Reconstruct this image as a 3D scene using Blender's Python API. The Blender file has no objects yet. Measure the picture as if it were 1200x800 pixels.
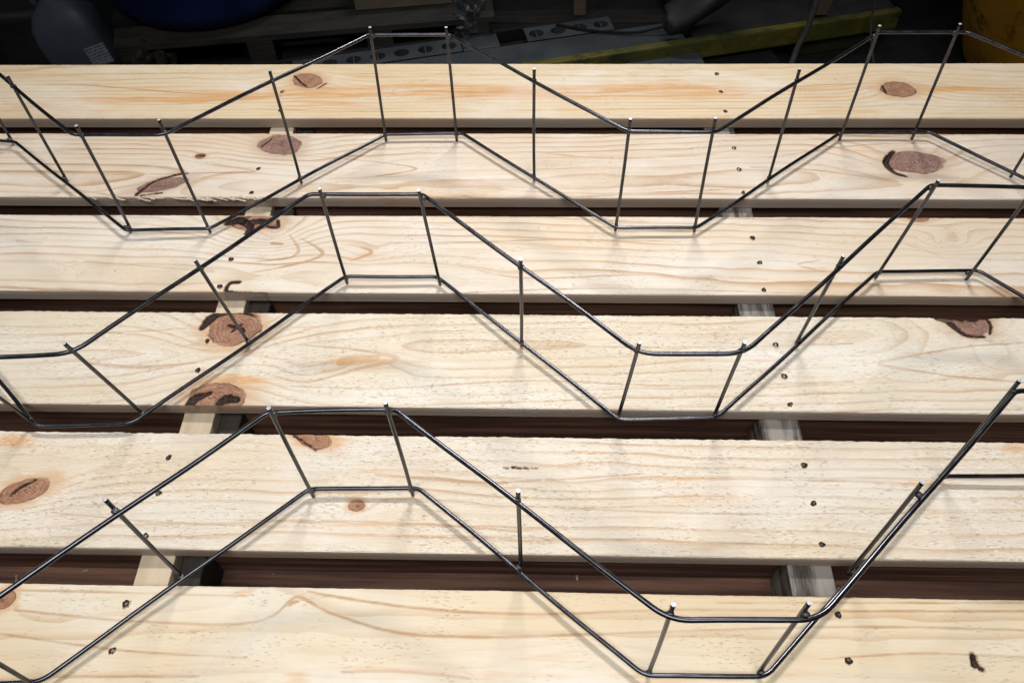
import bpy, bmesh, math, random
import numpy as np
from mathutils import Vector, Matrix, Euler

# ------------------------------------------------------------------ camera, world, lights, exposure
sc = bpy.context.scene
C = sc.collection
cd = bpy.data.cameras.new('camera'); cam = bpy.data.objects.new('camera', cd); C.objects.link(cam)
cd.sensor_width = 36.0; cd.lens = 28.49; cd.clip_start = .02; cd.clip_end = 60
R_ = Vector((0.99956, 0.02321, -0.01823)); U_ = Vector((-0.00809, 0.80947, 0.58711)); F_ = Vector((-0.02838, 0.5867, -0.8093))
m = Matrix.Identity(4)
for i in range(3):
    m[i][0] = R_[i]; m[i][1] = U_[i]; m[i][2] = -F_[i]
m[2][3] = 0.8117
cam.matrix_world = m
sc.camera = cam
w = bpy.data.worlds.new('World'); sc.world = w; w.use_nodes = True
w.node_tree.nodes['Background'].inputs[0].default_value = (.62, .72, .9, 1)
w.node_tree.nodes['Background'].inputs[1].default_value = .036
sc.view_settings.view_transform = 'Standard'; sc.view_settings.look = 'None'
sc.view_settings.exposure = -0.06; sc.view_settings.gamma = 1

def spot(name, loc, target, power, size, cone, blend, col):
    l = bpy.data.lights.new(name, 'SPOT'); l.energy = power; l.shadow_soft_size = size
    l.spot_size = math.radians(cone); l.spot_blend = blend; l.color = col
    o = bpy.data.objects.new(name, l); C.objects.link(o); o.location = loc
    o.rotation_euler = (Vector(target) - Vector(loc)).to_track_quat('-Z', 'Y').to_euler()
    return o
spot('hall_lamp', (-2.2, .35, 2.3), (0.12, .66, 0), 52, .20, 56, .6, (.95, .98, 1))
def area(name, loc, target, power, sx, sy, spread, col):
    l = bpy.data.lights.new(name, 'AREA'); l.energy = power; l.shape = 'RECTANGLE'; l.size = sx; l.size_y = sy
    l.spread = math.radians(spread); l.color = col
    o = bpy.data.objects.new(name, l); C.objects.link(o); o.location = loc
    o.rotation_euler = (Vector(target) - Vector(loc)).to_track_quat('-Z', 'Y').to_euler()
    return o
area('strip_lamp', (.20, 2.35, 2.55), (0.0, .50, 0), 13.2, .80, .18, 72, (1, .985, .97))
area('fill_light', (-.1, -.55, 2.6), (-.03, .40, 0), 11.5, 2.2, 1.2, 62, (.97, .98, 1))  # added soft fill from overhead in front, not a lamp of the hall

WIRES = [
 dict(top=[[-0.9073, 0.9716, 0.1685], [-0.7968, 0.9711, 0.1685], [-0.5662, 0.7709, 0.1685], [-0.4543, 0.7742, 0.1685], [-0.2294, 0.9785, 0.1685], [-0.1189, 0.978, 0.1685], [0.1087, 0.778, 0.1685], [0.2159, 0.7797, 0.1685], [0.4562, 0.9812, 0.1685], [0.5718, 0.9807, 0.1685], [0.7867, 0.7849, 0.1685], [0.8939, 0.7866, 0.1685]],
  bottom=[[-0.9052, 0.9574, 0.011], [-0.7872, 0.944, 0.011], [-0.5617, 0.7632, 0.011], [-0.4478, 0.767, 0.011], [-0.2273, 0.9642, 0.011], [-0.1114, 0.9644, 0.011], [0.1086, 0.7718, 0.011], [0.2167, 0.7724, 0.011], [0.4511, 0.9689, 0.011], [0.5799, 0.9691, 0.011], [0.7865, 0.7787, 0.011], [0.8946, 0.7793, 0.011]],
  rungs=[[-0.7983, 0.9575, 0.011, -0.7999, 0.9682, 0.1845], [-0.6843, 0.8642, 0.011, -0.6772, 0.8636, 0.1845], [-0.5608, 0.768, 0.011, -0.5538, 0.7657, 0.1845], [-0.4498, 0.7654, 0.011, -0.4563, 0.7768, 0.1845], [-0.3401, 0.8637, 0.011, -0.3409, 0.8735, 0.1845], [-0.2273, 0.9642, 0.011, -0.2241, 0.9756, 0.1845], [-0.1204, 0.9644, 0.011, -0.1219, 0.9751, 0.1845], [-0.0031, 0.8719, 0.011, -0.0038, 0.8763, 0.1845], [0.1086, 0.7718, 0.011, 0.1113, 0.7787, 0.1845], [0.2153, 0.7708, 0.011, 0.212, 0.7803, 0.1845], [0.3304, 0.8678, 0.011, 0.3286, 0.8755, 0.1845], [0.4507, 0.967, 0.011, 0.4495, 0.976, 0.1845], [0.5575, 0.969, 0.011, 0.5546, 0.9793, 0.1845], [0.6749, 0.8788, 0.011, 0.6742, 0.8831, 0.1845], [0.7865, 0.7787, 0.011, 0.7892, 0.7855, 0.1845], [0.8933, 0.7777, 0.011, 0.89, 0.7872, 0.1845]]),
 dict(top=[[-0.9381, 0.6557, 0.1685], [-0.8087, 0.6563, 0.1685], [-0.5799, 0.44, 0.1685], [-0.454, 0.4475, 0.1685], [-0.2582, 0.67, 0.1685], [-0.1288, 0.6706, 0.1685], [0.1, 0.4542, 0.1685], [0.2015, 0.4533, 0.1685], [0.4429, 0.688, 0.1685], [0.5511, 0.6848, 0.1685], [0.7799, 0.4685, 0.1685], [0.8813, 0.4676, 0.1685]],
  bottom=[[-0.9272, 0.6684, 0.011], [-0.8079, 0.6693, 0.011], [-0.5727, 0.4551, 0.011], [-0.4617, 0.4599, 0.011], [-0.2473, 0.6827, 0.011], [-0.1281, 0.6836, 0.011], [0.0959, 0.4725, 0.011], [0.2072, 0.475, 0.011], [0.4401, 0.6965, 0.011], [0.5696, 0.699, 0.011], [0.7758, 0.4868, 0.011], [0.8871, 0.4893, 0.011]],
  rungs=[[-0.9261, 0.6684, 0.011, -0.9215, 0.6527, 0.1845], [-0.8044, 0.6664, 0.011, -0.8102, 0.6504, 0.1845], [-0.6964, 0.5612, 0.011, -0.6954, 0.5414, 0.1845], [-0.5839, 0.4594, 0.011, -0.5802, 0.4366, 0.1845], [-0.4548, 0.4702, 0.011, -0.4555, 0.4443, 0.1845], [-0.354, 0.5746, 0.011, -0.355, 0.5521, 0.1845], [-0.2462, 0.6827, 0.011, -0.2416, 0.667, 0.1845], [-0.1245, 0.6807, 0.011, -0.1304, 0.6647, 0.1845], [-0.0165, 0.5755, 0.011, -0.0156, 0.5557, 0.1845], [0.096, 0.4736, 0.011, 0.0997, 0.4509, 0.1845], [0.2054, 0.4761, 0.011, 0.1995, 0.4519, 0.1845], [0.3191, 0.5827, 0.011, 0.316, 0.5626, 0.1845], [0.4401, 0.6965, 0.011, 0.4436, 0.6831, 0.1845], [0.5553, 0.695, 0.011, 0.5495, 0.6789, 0.1845], [0.6633, 0.5897, 0.011, 0.6643, 0.5699, 0.1845], [0.7758, 0.4879, 0.011, 0.7795, 0.4652, 0.1845], [0.8853, 0.4904, 0.011, 0.8794, 0.4662, 0.1845]]),
 dict(top=[[-0.9359, 0.3573, 0.1685], [-0.8165, 0.3633, 0.1685], [-0.58, 0.1734, 0.1685], [-0.4638, 0.1767, 0.1685], [-0.2487, 0.3819, 0.1685], [-0.1293, 0.3879, 0.1685], [0.1072, 0.198, 0.1685], [0.2234, 0.2014, 0.1685], [0.4451, 0.4134, 0.1685], [0.558, 0.4126, 0.1685], [0.7944, 0.2226, 0.1685], [0.9106, 0.226, 0.1685]],
  bottom=[[-0.9309, 0.356, 0.011], [-0.8124, 0.3597, 0.011], [-0.5823, 0.17, 0.011], [-0.4648, 0.18, 0.011], [-0.2437, 0.3807, 0.011], [-0.1252, 0.3844, 0.011], [0.1049, 0.1946, 0.011], [0.2187, 0.1975, 0.011], [0.4407, 0.4056, 0.011], [0.562, 0.409, 0.011], [0.7921, 0.2193, 0.011], [0.9059, 0.2222, 0.011]],
  rungs=[[-0.9272, 0.3561, 0.011, -0.9286, 0.3577, 0.1845], [-0.8189, 0.3597, 0.011, -0.823, 0.3644, 0.1845], [-0.7, 0.2706, 0.011, -0.7005, 0.2706, 0.1845], [-0.5776, 0.1701, 0.011, -0.5787, 0.1769, 0.1845], [-0.4732, 0.1736, 0.011, -0.4742, 0.1801, 0.1845], [-0.3579, 0.2789, 0.011, -0.3629, 0.2823, 0.1845], [-0.2399, 0.3807, 0.011, -0.2414, 0.3823, 0.1845], [-0.1317, 0.3843, 0.011, -0.1358, 0.3891, 0.1845], [-0.0128, 0.2952, 0.011, -0.0133, 0.2953, 0.1845], [0.1096, 0.1947, 0.011, 0.1085, 0.2016, 0.1845], [0.2141, 0.1982, 0.011, 0.213, 0.2047, 0.1845], [0.3193, 0.2963, 0.011, 0.3269, 0.308, 0.1845], [0.4425, 0.4056, 0.011, 0.4422, 0.4114, 0.1845], [0.5555, 0.4089, 0.011, 0.5514, 0.4137, 0.1845], [0.6744, 0.3199, 0.011, 0.6739, 0.3199, 0.1845], [0.7968, 0.2193, 0.011, 0.7958, 0.2262, 0.1845], [0.9013, 0.2228, 0.011, 0.9002, 0.2293, 0.1845]]),
]

PERIOD = [0.678, 0.680, 0.684]

# ------------------------------------------------------------------ helpers
def tag(o, label=None, cat=None, group=None, kind=None):
    if label: o['label'] = label
    if cat: o['category'] = cat
    if group: o['group'] = group
    if kind: o['kind'] = kind
    return o
def empty(name, loc, rz=0):
    o = bpy.data.objects.new(name, None); C.objects.link(o); o.location = loc; o.rotation_euler = (0, 0, rz)
    o.empty_display_size = .05
    return o
def link(name, me, mats, parent=None, loc=(0, 0, 0), rot=(0, 0, 0)):
    if not isinstance(mats, (list, tuple)): mats = [mats]
    if not me.materials:
        for k in mats: me.materials.append(k)
    o = bpy.data.objects.new(name, me); C.objects.link(o); o.parent = parent
    o.location = loc; o.rotation_euler = rot
    return o
def bm_obj(name, bm, mats, parent=None, loc=(0, 0, 0), rot=(0, 0, 0), smooth=False):
    me = bpy.data.meshes.new(name); bm.normal_update(); bm.to_mesh(me); bm.free()
    if smooth:
        for p in me.polygons: p.use_smooth = True
    return link(name, me, mats, parent, loc, rot)
def box_bm(sx, sy, sz, bev=.003, c=(0, 0, 0), bm=None, seg=2):
    b = bmesh.new(); bmesh.ops.create_cube(b, size=1)
    for v in b.verts: v.co = Vector((v.co.x * sx, v.co.y * sy, v.co.z * sz))
    if bev: bmesh.ops.bevel(b, geom=b.edges[:], offset=bev, segments=seg, affect='EDGES', profile=.6)
    for v in b.verts: v.co += Vector(c)
    if bm is None: return b
    me = bpy.data.meshes.new('t'); b.to_mesh(me); b.free(); bm.from_mesh(me); bpy.data.meshes.remove(me)
    return bm
def lathe_bm(prof, n=64, bm=None):
    bm = bm or bmesh.new(); rows = []
    for r, z in prof:
        rows.append([bm.verts.new((max(r, 1e-4) * math.cos(2 * math.pi * k / n), max(r, 1e-4) * math.sin(2 * math.pi * k / n), z)) for k in range(n)])
    for a, b in zip(rows, rows[1:]):
        for k in range(n): bm.faces.new((a[k], a[(k + 1) % n], b[(k + 1) % n], b[k]))
    return bm

# ---- nodes
class NT:
    def __init__(s, name, bump=None):
        s.m = bpy.data.materials.new(name); s.m.use_nodes = True; s.t = s.m.node_tree; s.n = s.t.nodes
        s.b = s.n['Principled BSDF']
    def new(s, t, **k):
        n = s.n.new(t)
        for a, v in k.items(): setattr(n, a, v)
        return n
    def put(s, sock, v):
        if isinstance(v, (int, float)):
            sock.default_value = v if sock.type in ('VALUE', 'INT') else ((v, v, v, 1) if sock.type == 'RGBA' else (v, v, v))
        elif isinstance(v, (tuple, list)):
            sock.default_value = tuple(v) + ((1,) if sock.type == 'RGBA' and len(v) == 3 else ())
        else: s.t.links.new(v, sock)
    def math(s, op, a, b=0, c=None, clamp=False):
        n = s.new('ShaderNodeMath', operation=op); n.use_clamp = clamp
        s.put(n.inputs[0], a); s.put(n.inputs[1], b)
        if c is not None: s.put(n.inputs[2], c)
        return n.outputs[0]
    def pos(s): return s.new('ShaderNodeTexCoord').outputs['Object']
    def scale(s, v, k, off=(0, 0, 0)):
        n = s.new('ShaderNodeMapping'); s.put(n.inputs[0], v); n.inputs['Scale'].default_value = k; n.inputs['Location'].default_value = off
        return n.outputs[0]
    def noise(s, v, sc=1, det=3, rough=.5, dist=0, out=0):
        n = s.new('ShaderNodeTexNoise'); s.put(n.inputs['Vector'], v); n.inputs['Scale'].default_value = sc
        n.inputs['Detail'].default_value = det; n.inputs['Roughness'].default_value = rough; n.inputs['Distortion'].default_value = dist
        return n.outputs[out]
    def attr(s, name):
        n = s.new('ShaderNodeAttribute', attribute_name=name); return n.outputs['Fac']
    def smooth(s, v, a, b, lo=0, hi=1):
        n = s.new('ShaderNodeMapRange', interpolation_type='SMOOTHSTEP'); s.put(n.inputs[0], v)
        n.inputs[1].default_value = a; n.inputs[2].default_value = b; n.inputs[3].default_value = lo; n.inputs[4].default_value = hi
        return n.outputs[0]
    def mix(s, f, a, b, mode='MIX'):
        n = s.new('ShaderNodeMix', data_type='RGBA', blend_type=mode); s.put(n.inputs[0], f); s.put(n.inputs[6], a); s.put(n.inputs[7], b)
        return n.outputs[2]
    def bump(s, h, strength=.5, dist=.001, prev=None):
        n = s.new('ShaderNodeBump'); s.put(n.inputs['Height'], h); n.inputs['Strength'].default_value = strength; n.inputs['Distance'].default_value = dist
        if prev is not None: s.t.links.new(prev, n.inputs['Normal'])
        return n.outputs[0]
    def done(s, col=None, rough=.6, metal=0, normal=None, spec=.4):
        if col is not None: s.put(s.b.inputs['Base Color'], col)
        s.put(s.b.inputs['Roughness'], rough); s.put(s.b.inputs['Metallic'], metal)
        s.put(s.b.inputs['Specular IOR Level'], spec)
        if normal is not None: s.put(s.b.inputs['Normal'], normal)
        return s.m

def plank_mat(name, early, late, fuzz, linek, tint=(.64, .33, .12), grainy=1.0, seed=0):
    N = NT(name); P0 = N.pos(); P = N.scale(P0, (1, 1, 1), (seed * 3.1, seed * 1.7, 0))
    geo = N.new('ShaderNodeNewGeometry')
    # broad colour drift
    drift = N.noise(N.scale(P, (2.2, 9, 9)), 1, 3, .55)
    col = N.mix(N.smooth(drift, .30, .72), early, tuple(a * b for a, b in zip(early, (.95, .87, .75))))
    # growth rings: crisp late wood on one side, soft on the other
    rj = N.noise(N.scale(P, (7, 60, 60)), 1, 4, .6)
    r = N.math('ADD', N.attr('ring'), N.math('MULTIPLY', N.math('SUBTRACT', rj, .5), .38))
    fr = N.math('FRACT', r); fl = N.math('FLOOR', r)
    wn = N.new('ShaderNodeTexWhiteNoise', noise_dimensions='1D'); N.put(wn.inputs['W'], fl)
    line = N.math('MULTIPLY', N.math('POWER', N.smooth(fr, .35, .95), 2.2), N.smooth(fr, 1.0, .96))
    lm = N.smooth(N.noise(N.scale(P, (3, 14, 14), (9, 2, 0)), 1, 2), .30, .66, .25, 1)
    line = N.math('MULTIPLY', N.math('MULTIPLY', line, lm), N.math('MULTIPLY_ADD', wn.outputs[0], .70, .30))
    line = N.math('MULTIPLY', line, linek, clamp=True)
    col = N.mix(line, col, late)
    lt = N.math('ADD', N.attr('late'), N.math('MULTIPLY', N.math('SUBTRACT', N.noise(N.scale(P, (26, 150, 150), (7, 7, 0)), 1, 5, .65), .5), 1.1))
    lk = N.smooth(N.noise(N.scale(P, (9, 9, 9), (1, 5, 0)), 1, 2), .30, .62, .45, 1.0)
    col = N.mix(N.math('MULTIPLY', N.smooth(lt, -.45, .30), lk), col, tuple(a * b for a, b in zip(late, (.92, .88, .86))))
    # resin tinted zones
    rs = N.math('ADD', N.attr('resin'), N.math('MULTIPLY', N.math('SUBTRACT', N.noise(N.scale(P, (5, 70, 70), (4, 4, 0)), 1, 5, .65), .5), 2.6))
    col = N.mix(N.smooth(rs, .20, .85, 0, .80), col, tint)
    col = N.mix(N.math('MULTIPLY', N.smooth(rs, .80, 1.2), .55), col, tuple(a * .62 for a in tint))
    # fine fibre
    fib = N.noise(N.scale(P, (16, 520, 520)), 1, 5, .65)
    grey = N.noise(N.scale(P, (3.5, 20, 20), (11, 4, 0)), 1, 5, .65)
    col = N.mix(N.smooth(grey, .52, .78, 0, .20), col, N.mix(1.0, col, (.78, .77, .78), 'MULTIPLY'))
    col = N.mix(N.smooth(fib, .30, .72, 0, .34 * grainy), col, N.mix(1.0, col, (.70, .58, .45), 'MULTIPLY'))
    # whitish saw dust sheen blotches
    sheen = N.noise(N.scale(P, (5, 13, 13), (3, 8, 1)), 1, 4, .6)
    col = N.mix(N.smooth(sheen, .46, .74, 0, .50), col, (.77, .735, .675))
    # grime specks; torn dashes, their relief shading painted as dark and lit flecks
    dash = N.noise(N.scale(P, (150, 620, 600), (1, 1, 1)), 1, 2, .5, .4)
    zone = N.noise(N.scale(P, (11, 26, 26), (6, 1, 2)), 1, 3, .55)
    torn = N.math('MULTIPLY', N.smooth(dash, .62, .70), N.smooth(zone, .46 - .10 * fuzz, .64 - .10 * fuzz))
    col = N.mix(N.math('MULTIPLY', torn, .04 + .42 * fuzz), col, (.32, .22, .14))
    lit = N.math('MULTIPLY', N.smooth(dash, .38, .31), N.smooth(zone, .46 - .10 * fuzz, .64 - .10 * fuzz))
    col = N.mix(N.math('MULTIPLY', lit, .65 * fuzz), col, (.82, .76, .66))
    sp = N.noise(N.scale(P, (210, 330, 300), (7, 3, 0)), 1, 1)
    col = N.mix(N.smooth(sp, .80, .84, 0, .6), col, (.10, .06, .04))
    # knots
    kd = N.attr('knot'); kt = N.attr('ktype')
    wob = N.noise(N.scale(P, (75, 75, 75)), 1, 4, .6)
    wob2 = N.noise(N.scale(P, (28, 40, 40), (3, 1, 1)), 1, 2, .5)
    kk = N.math('ADD', kd, N.math('ADD', N.math('MULTIPLY', N.math('SUBTRACT', wob, .5), .36), N.math('MULTIPLY', N.math('SUBTRACT', wob2, .5), .50)))
    rimk = 1
    halo = N.smooth(N.math('ADD', kk, N.math('MULTIPLY', N.math('SUBTRACT', N.noise(N.scale(P, (22, 150, 150), (2, 2, 2)), 1, 4, .6), .5), 1.6)), 2.0, .95, 0, .75)
    col = N.mix(halo, col, N.mix(kt, (.57, .34, .17), (.50, .37, .27)))
    kring = N.math('SINE', N.math('MULTIPLY', N.math('ADD', kk, N.math('MULTIPLY', wob, .35)), 44.0))
    kcA = N.mix(N.smooth(kring, -.5, 1, 0, .7), N.mix(N.smooth(wob, .32, .68), (.46, .245, .135), (.31, .145, .075)), (.17, .070, .038))
    kcB = N.mix(N.smooth(kring, -.5, 1, 0, .7), N.mix(N.smooth(wob, .32, .68), (.33, .20, .165), (.20, .108, .088)), (.110, .054, .047))
    kc = N.mix(kt, kcA, kcB)
    kc = N.mix(N.smooth(N.noise(N.scale(P, (240, 240, 200)), 1, 4, .7), .45, .8, 0, .55), kc, (.42, .28, .19))
    col = N.mix(N.smooth(kk, 1.08, .90), col, kc)
    crk = N.math('ABSOLUTE', N.math('SUBTRACT', N.noise(N.scale(P, (38, 60, 40), (8, 3, 3)), 1, 4, .6), .5))
    col = N.mix(N.math('MULTIPLY', N.smooth(crk, .020, .004), N.smooth(kk, .50, .2, 0, .8)), col, (.06, .028, .018))
    rim = N.math('MULTIPLY', N.smooth(kk, .90, .99), N.smooth(kk, 1.08, 1.0))
    col = N.mix(N.math('MULTIPLY', rim, N.smooth(N.noise(N.scale(P, (40, 40, 40), (5, 5, 5)), 1, 2), .40, .60, .35, .95)), col, (.13, .06, .035))
    # bark and voids
    bk = N.math('ADD', N.attr('bark'), N.math('MULTIPLY', N.math('SUBTRACT', N.noise(N.scale(P, (140, 260, 200)), 1, 6, .75), .5), 1.05))
    bm_ = N.smooth(bk, .10, .24)
    col = N.mix(N.smooth(bk, -.20, .14, 0, .75), col, (.20, .085, .045))
    col = N.mix(bm_, col, N.mix(N.smooth(N.noise(N.scale(P, (240, 300, 300)), 1, 4, .7), .42, .72), (.008, .005, .004), (.085, .036, .022)))
    # saw cut side faces: greyer, and painted darker for the light they miss
    nz = N.new('ShaderNodeSeparateXYZ'); N.put(nz.inputs[0], geo.outputs['True Normal'])
    side = N.smooth(nz.outputs[2], .75, .35)
    scol = N.mix(N.noise(N.scale(P, (9, 160, 160)), 1, 4, .6), (.25, .205, .165), (.38, .305, .24))
    scol = N.mix(N.smooth(N.noise(N.scale(P, (2.6, 3, 3), (2, 0, 0)), 1, 2), .42, .62), scol, N.mix(.5, scol, (.34, .19, .11)))
    col = N.mix(N.math('MULTIPLY', side, .88), col, scol)
    # relief
    h = N.math('ADD', N.math('MULTIPLY', fib, .35 * grainy), N.math('MULTIPLY', dash, 1.6 * fuzz))
    h = N.math('SUBTRACT', h, N.math('MULTIPLY', torn, .9))
    h = N.math('ADD', h, N.math('MULTIPLY', line, .25))
    h = N.math('SUBTRACT', h, N.math('MULTIPLY', bm_, 2.2))
    h = N.math('ADD', h, N.math('MULTIPLY', N.smooth(kk, 1.1, .9), .5))
    nb = N.bump(h, .75, .0009)
    return N.done(col, N.smooth(fib, .2, .8, .5, .68), 0, nb, .28)

def simple(name, a, b, sc=20, rough=.6, metal=0, bump=.0, spec=.4, stretch=(1, 1, 1), det=4, thr=(.3, .7), scratch=None):
    N = NT(name); P = N.scale(N.pos(), stretch)
    n = N.noise(P, sc, det, .6); col = N.mix(N.smooth(n, *thr), a, b)
    if scratch:
        s2 = N.noise(N.scale(P, (3, 3, 26)), sc * 1.3, 3, .7, 1.2)
        col = N.mix(N.smooth(s2, .60, .68, 0, .7), col, scratch)
        s3 = N.noise(N.scale(P, (.9, 1, 1), (5, 5, 5)), sc * 2.6, 6, .72)
        col = N.mix(N.smooth(s3, .48, .66, 0, .8), col, scratch)
    rr = N.smooth(N.noise(P, sc * 2.3, 3), .3, .7, max(.05, rough - .1), min(1, rough + .1))
    nb = N.bump(n, bump, .001) if bump else None
    return N.done(col, rr, metal, nb, spec)

M = {}
M['wire'] = None
def wire_mat():
    N = NT('dark_mill_scale_steel'); P = N.pos()
    a = N.noise(N.scale(P, (60, 60, 60)), 1, 4, .65); f = N.noise(N.scale(P, (480, 480, 480)), 1, 3, .6)
    col = N.mix(N.smooth(a, .35, .7), (.060, .062, .072), (.095, .095, .106))
    col = N.mix(N.smooth(N.noise(N.scale(P, (23, 23, 23), (4, 4, 4)), 1, 4, .7), .58, .72, 0, .6), col, (.075, .055, .042))
    col = N.mix(N.smooth(f, .72, .80, 0, .3), col, (.26, .26, .29))
    return N.done(col, N.smooth(a, .3, .7, .19, .27), .92, N.bump(f, .06, .0002), .5)
M['wire'] = wire_mat()
M['cut'] = simple('bright_cut_steel', (.45, .47, .50), (.80, .82, .86), 400, .35, .4)
M['weld'] = simple('weld_scale', (.05, .05, .055), (.15, .13, .12), 300, .45, .7, .5)

# ------------------------------------------------------------------ structure: floor
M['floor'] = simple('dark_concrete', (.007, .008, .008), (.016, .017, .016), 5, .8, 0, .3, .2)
def slab(name, x0, x1, y0, y1, z, mat):
    me = bpy.data.meshes.new(name); me.from_pydata([(x0, y0, z), (x1, y0, z), (x1, y1, z), (x0, y1, z)], [], [(0, 1, 2, 3)])
    return link(name, me, mat)
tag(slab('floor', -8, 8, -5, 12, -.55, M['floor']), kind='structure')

# ------------------------------------------------------------------ numpy noise
def vnoise(x, y, seed, fx, fy):
    rs = np.random.RandomState(seed); g = rs.rand(256, 256)
    X = x * fx + 57.3; Y = y * fy + 31.7
    xi = np.floor(X).astype(int); yi = np.floor(Y).astype(int); u = X - xi; v = Y - yi
    u = u * u * (3 - 2 * u); v = v * v * (3 - 2 * v)
    g00 = g[xi % 256, yi % 256]; g10 = g[(xi + 1) % 256, yi % 256]; g01 = g[xi % 256, (yi + 1) % 256]; g11 = g[(xi + 1) % 256, (yi + 1) % 256]
    return (g00 * (1 - u) + g10 * u) * (1 - v) + (g01 * (1 - u) + g11 * u) * v - .5

W = .14; TH = .0172
FAR = [1.1530, .9790, .8040, .6310, .4550, .2770]
# knots: x, y, rx, ry, rot, type (0 orange, 1 purple brown), pull on the rings
KN = [
 [(-.3736, 1.1078, .023, .015, -.3, .15, 1.0), (.5695, 1.0845, .024, .016, 0, .1, 1.6), (1.0, 1.07, .02, .014, 0, .3, 1), (-1.0, 1.09, .02, .013, 0, .3, 1)],
 [(-.3883, .9530, .028, .020, -.2, .9, 1.2), (-.5443, .8641, .034, .0105, .32, .95, .8), (-.5035, .9267, .0065, .005, 0, .5, .4), (.5500, .9163, .036, .0195, 0, .95, 1.8)],
 [(-.3929, .7900, .030, .012, 0, .35, 1.6), (.5261, .8040, .013, .008, 0, .3, .6), (-.8, .74, .02, .014, 0, .5, 1.2)],
 [(-.3793, .6062, .0300, .0225, .1, .25, 2.0), (-.3763, .5040, .0310, .0165, -.1, .2, 1.2), (.5393, .6240, .0230, .0165, 0, .75, 1.6), (-.9, .56, .02, .014, 0, .5, 1.2)],
 [(-.5632, .3792, .0250, .0120, .35, .1, 1.2), (-.2513, .4490, .0200, .0100, -.4, .05, 1.0), (-.1917, .3675, .0075, .0055, 0, .1, .6), (.9, .40, .02, .012, 0, .4, 1)],
 [(-.5376, .2595, .0095, .0085, 0, .0, .6), (.78, .21, .02, .013, 0, .4, 1)],
]
# resin zones: x, y, rx, ry, strength
RS = [
 [(0, 1.080, .60, .022, .75), (-.50, 1.068, .17, .018, .75), (-.34, 1.072, .10, .030, .75), (.65, 1.083, .12, .010, .7), (-.06, 1.0925, .25, .006, .9), (.3, 1.03, .4, .02, .25), (-.7, 1.05, .2, .03, .4)],
 [(-.50, .880, .11, .010, .4), (.50, .938, .06, .010, .35), (-.05, .860, .3, .008, .2), (.1, .90, .2, .01, .18)],
 [(-.2277, .737, .018, .010, .6), (-.38, .758, .05, .02, .3)],
 [(-.215, .555, .060, .014, .62), (-.365, .528, .035, .016, .75), (-.405, .592, .022, .02, .5), (.49, .575, .06, .012, .35), (-.46, .585, .07, .012, .3), (.16, .56, .10, .010, .25)],
 [(-.60, .443, .035, .012, .8), (-.2350, .4440, .04, .012, .8), (-.19, .41, .05, .012, .4), (.5367, .4471, .02, .009, .8), (.20, .40, .10, .02, .25), (.44, .405, .10, .010, .25)],
 [(-.2906, .2704, .016, .005, .7), (-.223, .1888, .016, .008, .7), (.02, .195, .20, .02, .3), (.05, .2, .03, .02, .3)],
]
# pith line relative to the plank: side offset, depth below, waviness, ring spacing, slope
PITH = [(.075, .055, .012, .0068, .0), (-.030, .028, .022, .0105, .02), (-.045, .018, .026, .0120, -.02), (.012, .012, .020, .0120, .03), (-.085, .030, .014, .0120, .01), (.085, .020, .020, .0185, .02)]
EARLY = [(.715, .605, .440), (.705, .620, .525), (.715, .645, .555), (.715, .660, .565), (.705, .640, .545), (.700, .610, .470)]
LATE = [(.55, .36, .20), (.50, .32, .18), (.50, .33, .19), (.54, .38, .24), (.52, .36, .22), (.50, .32, .17)]
FUZZ = [.25, .3, .35, 1.0, 1.0, .12]
LINEK = [1.1, 1.25, 1.35, 1.15, 1.1, .6]
X0, X1 = -1.02, 1.06

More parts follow.
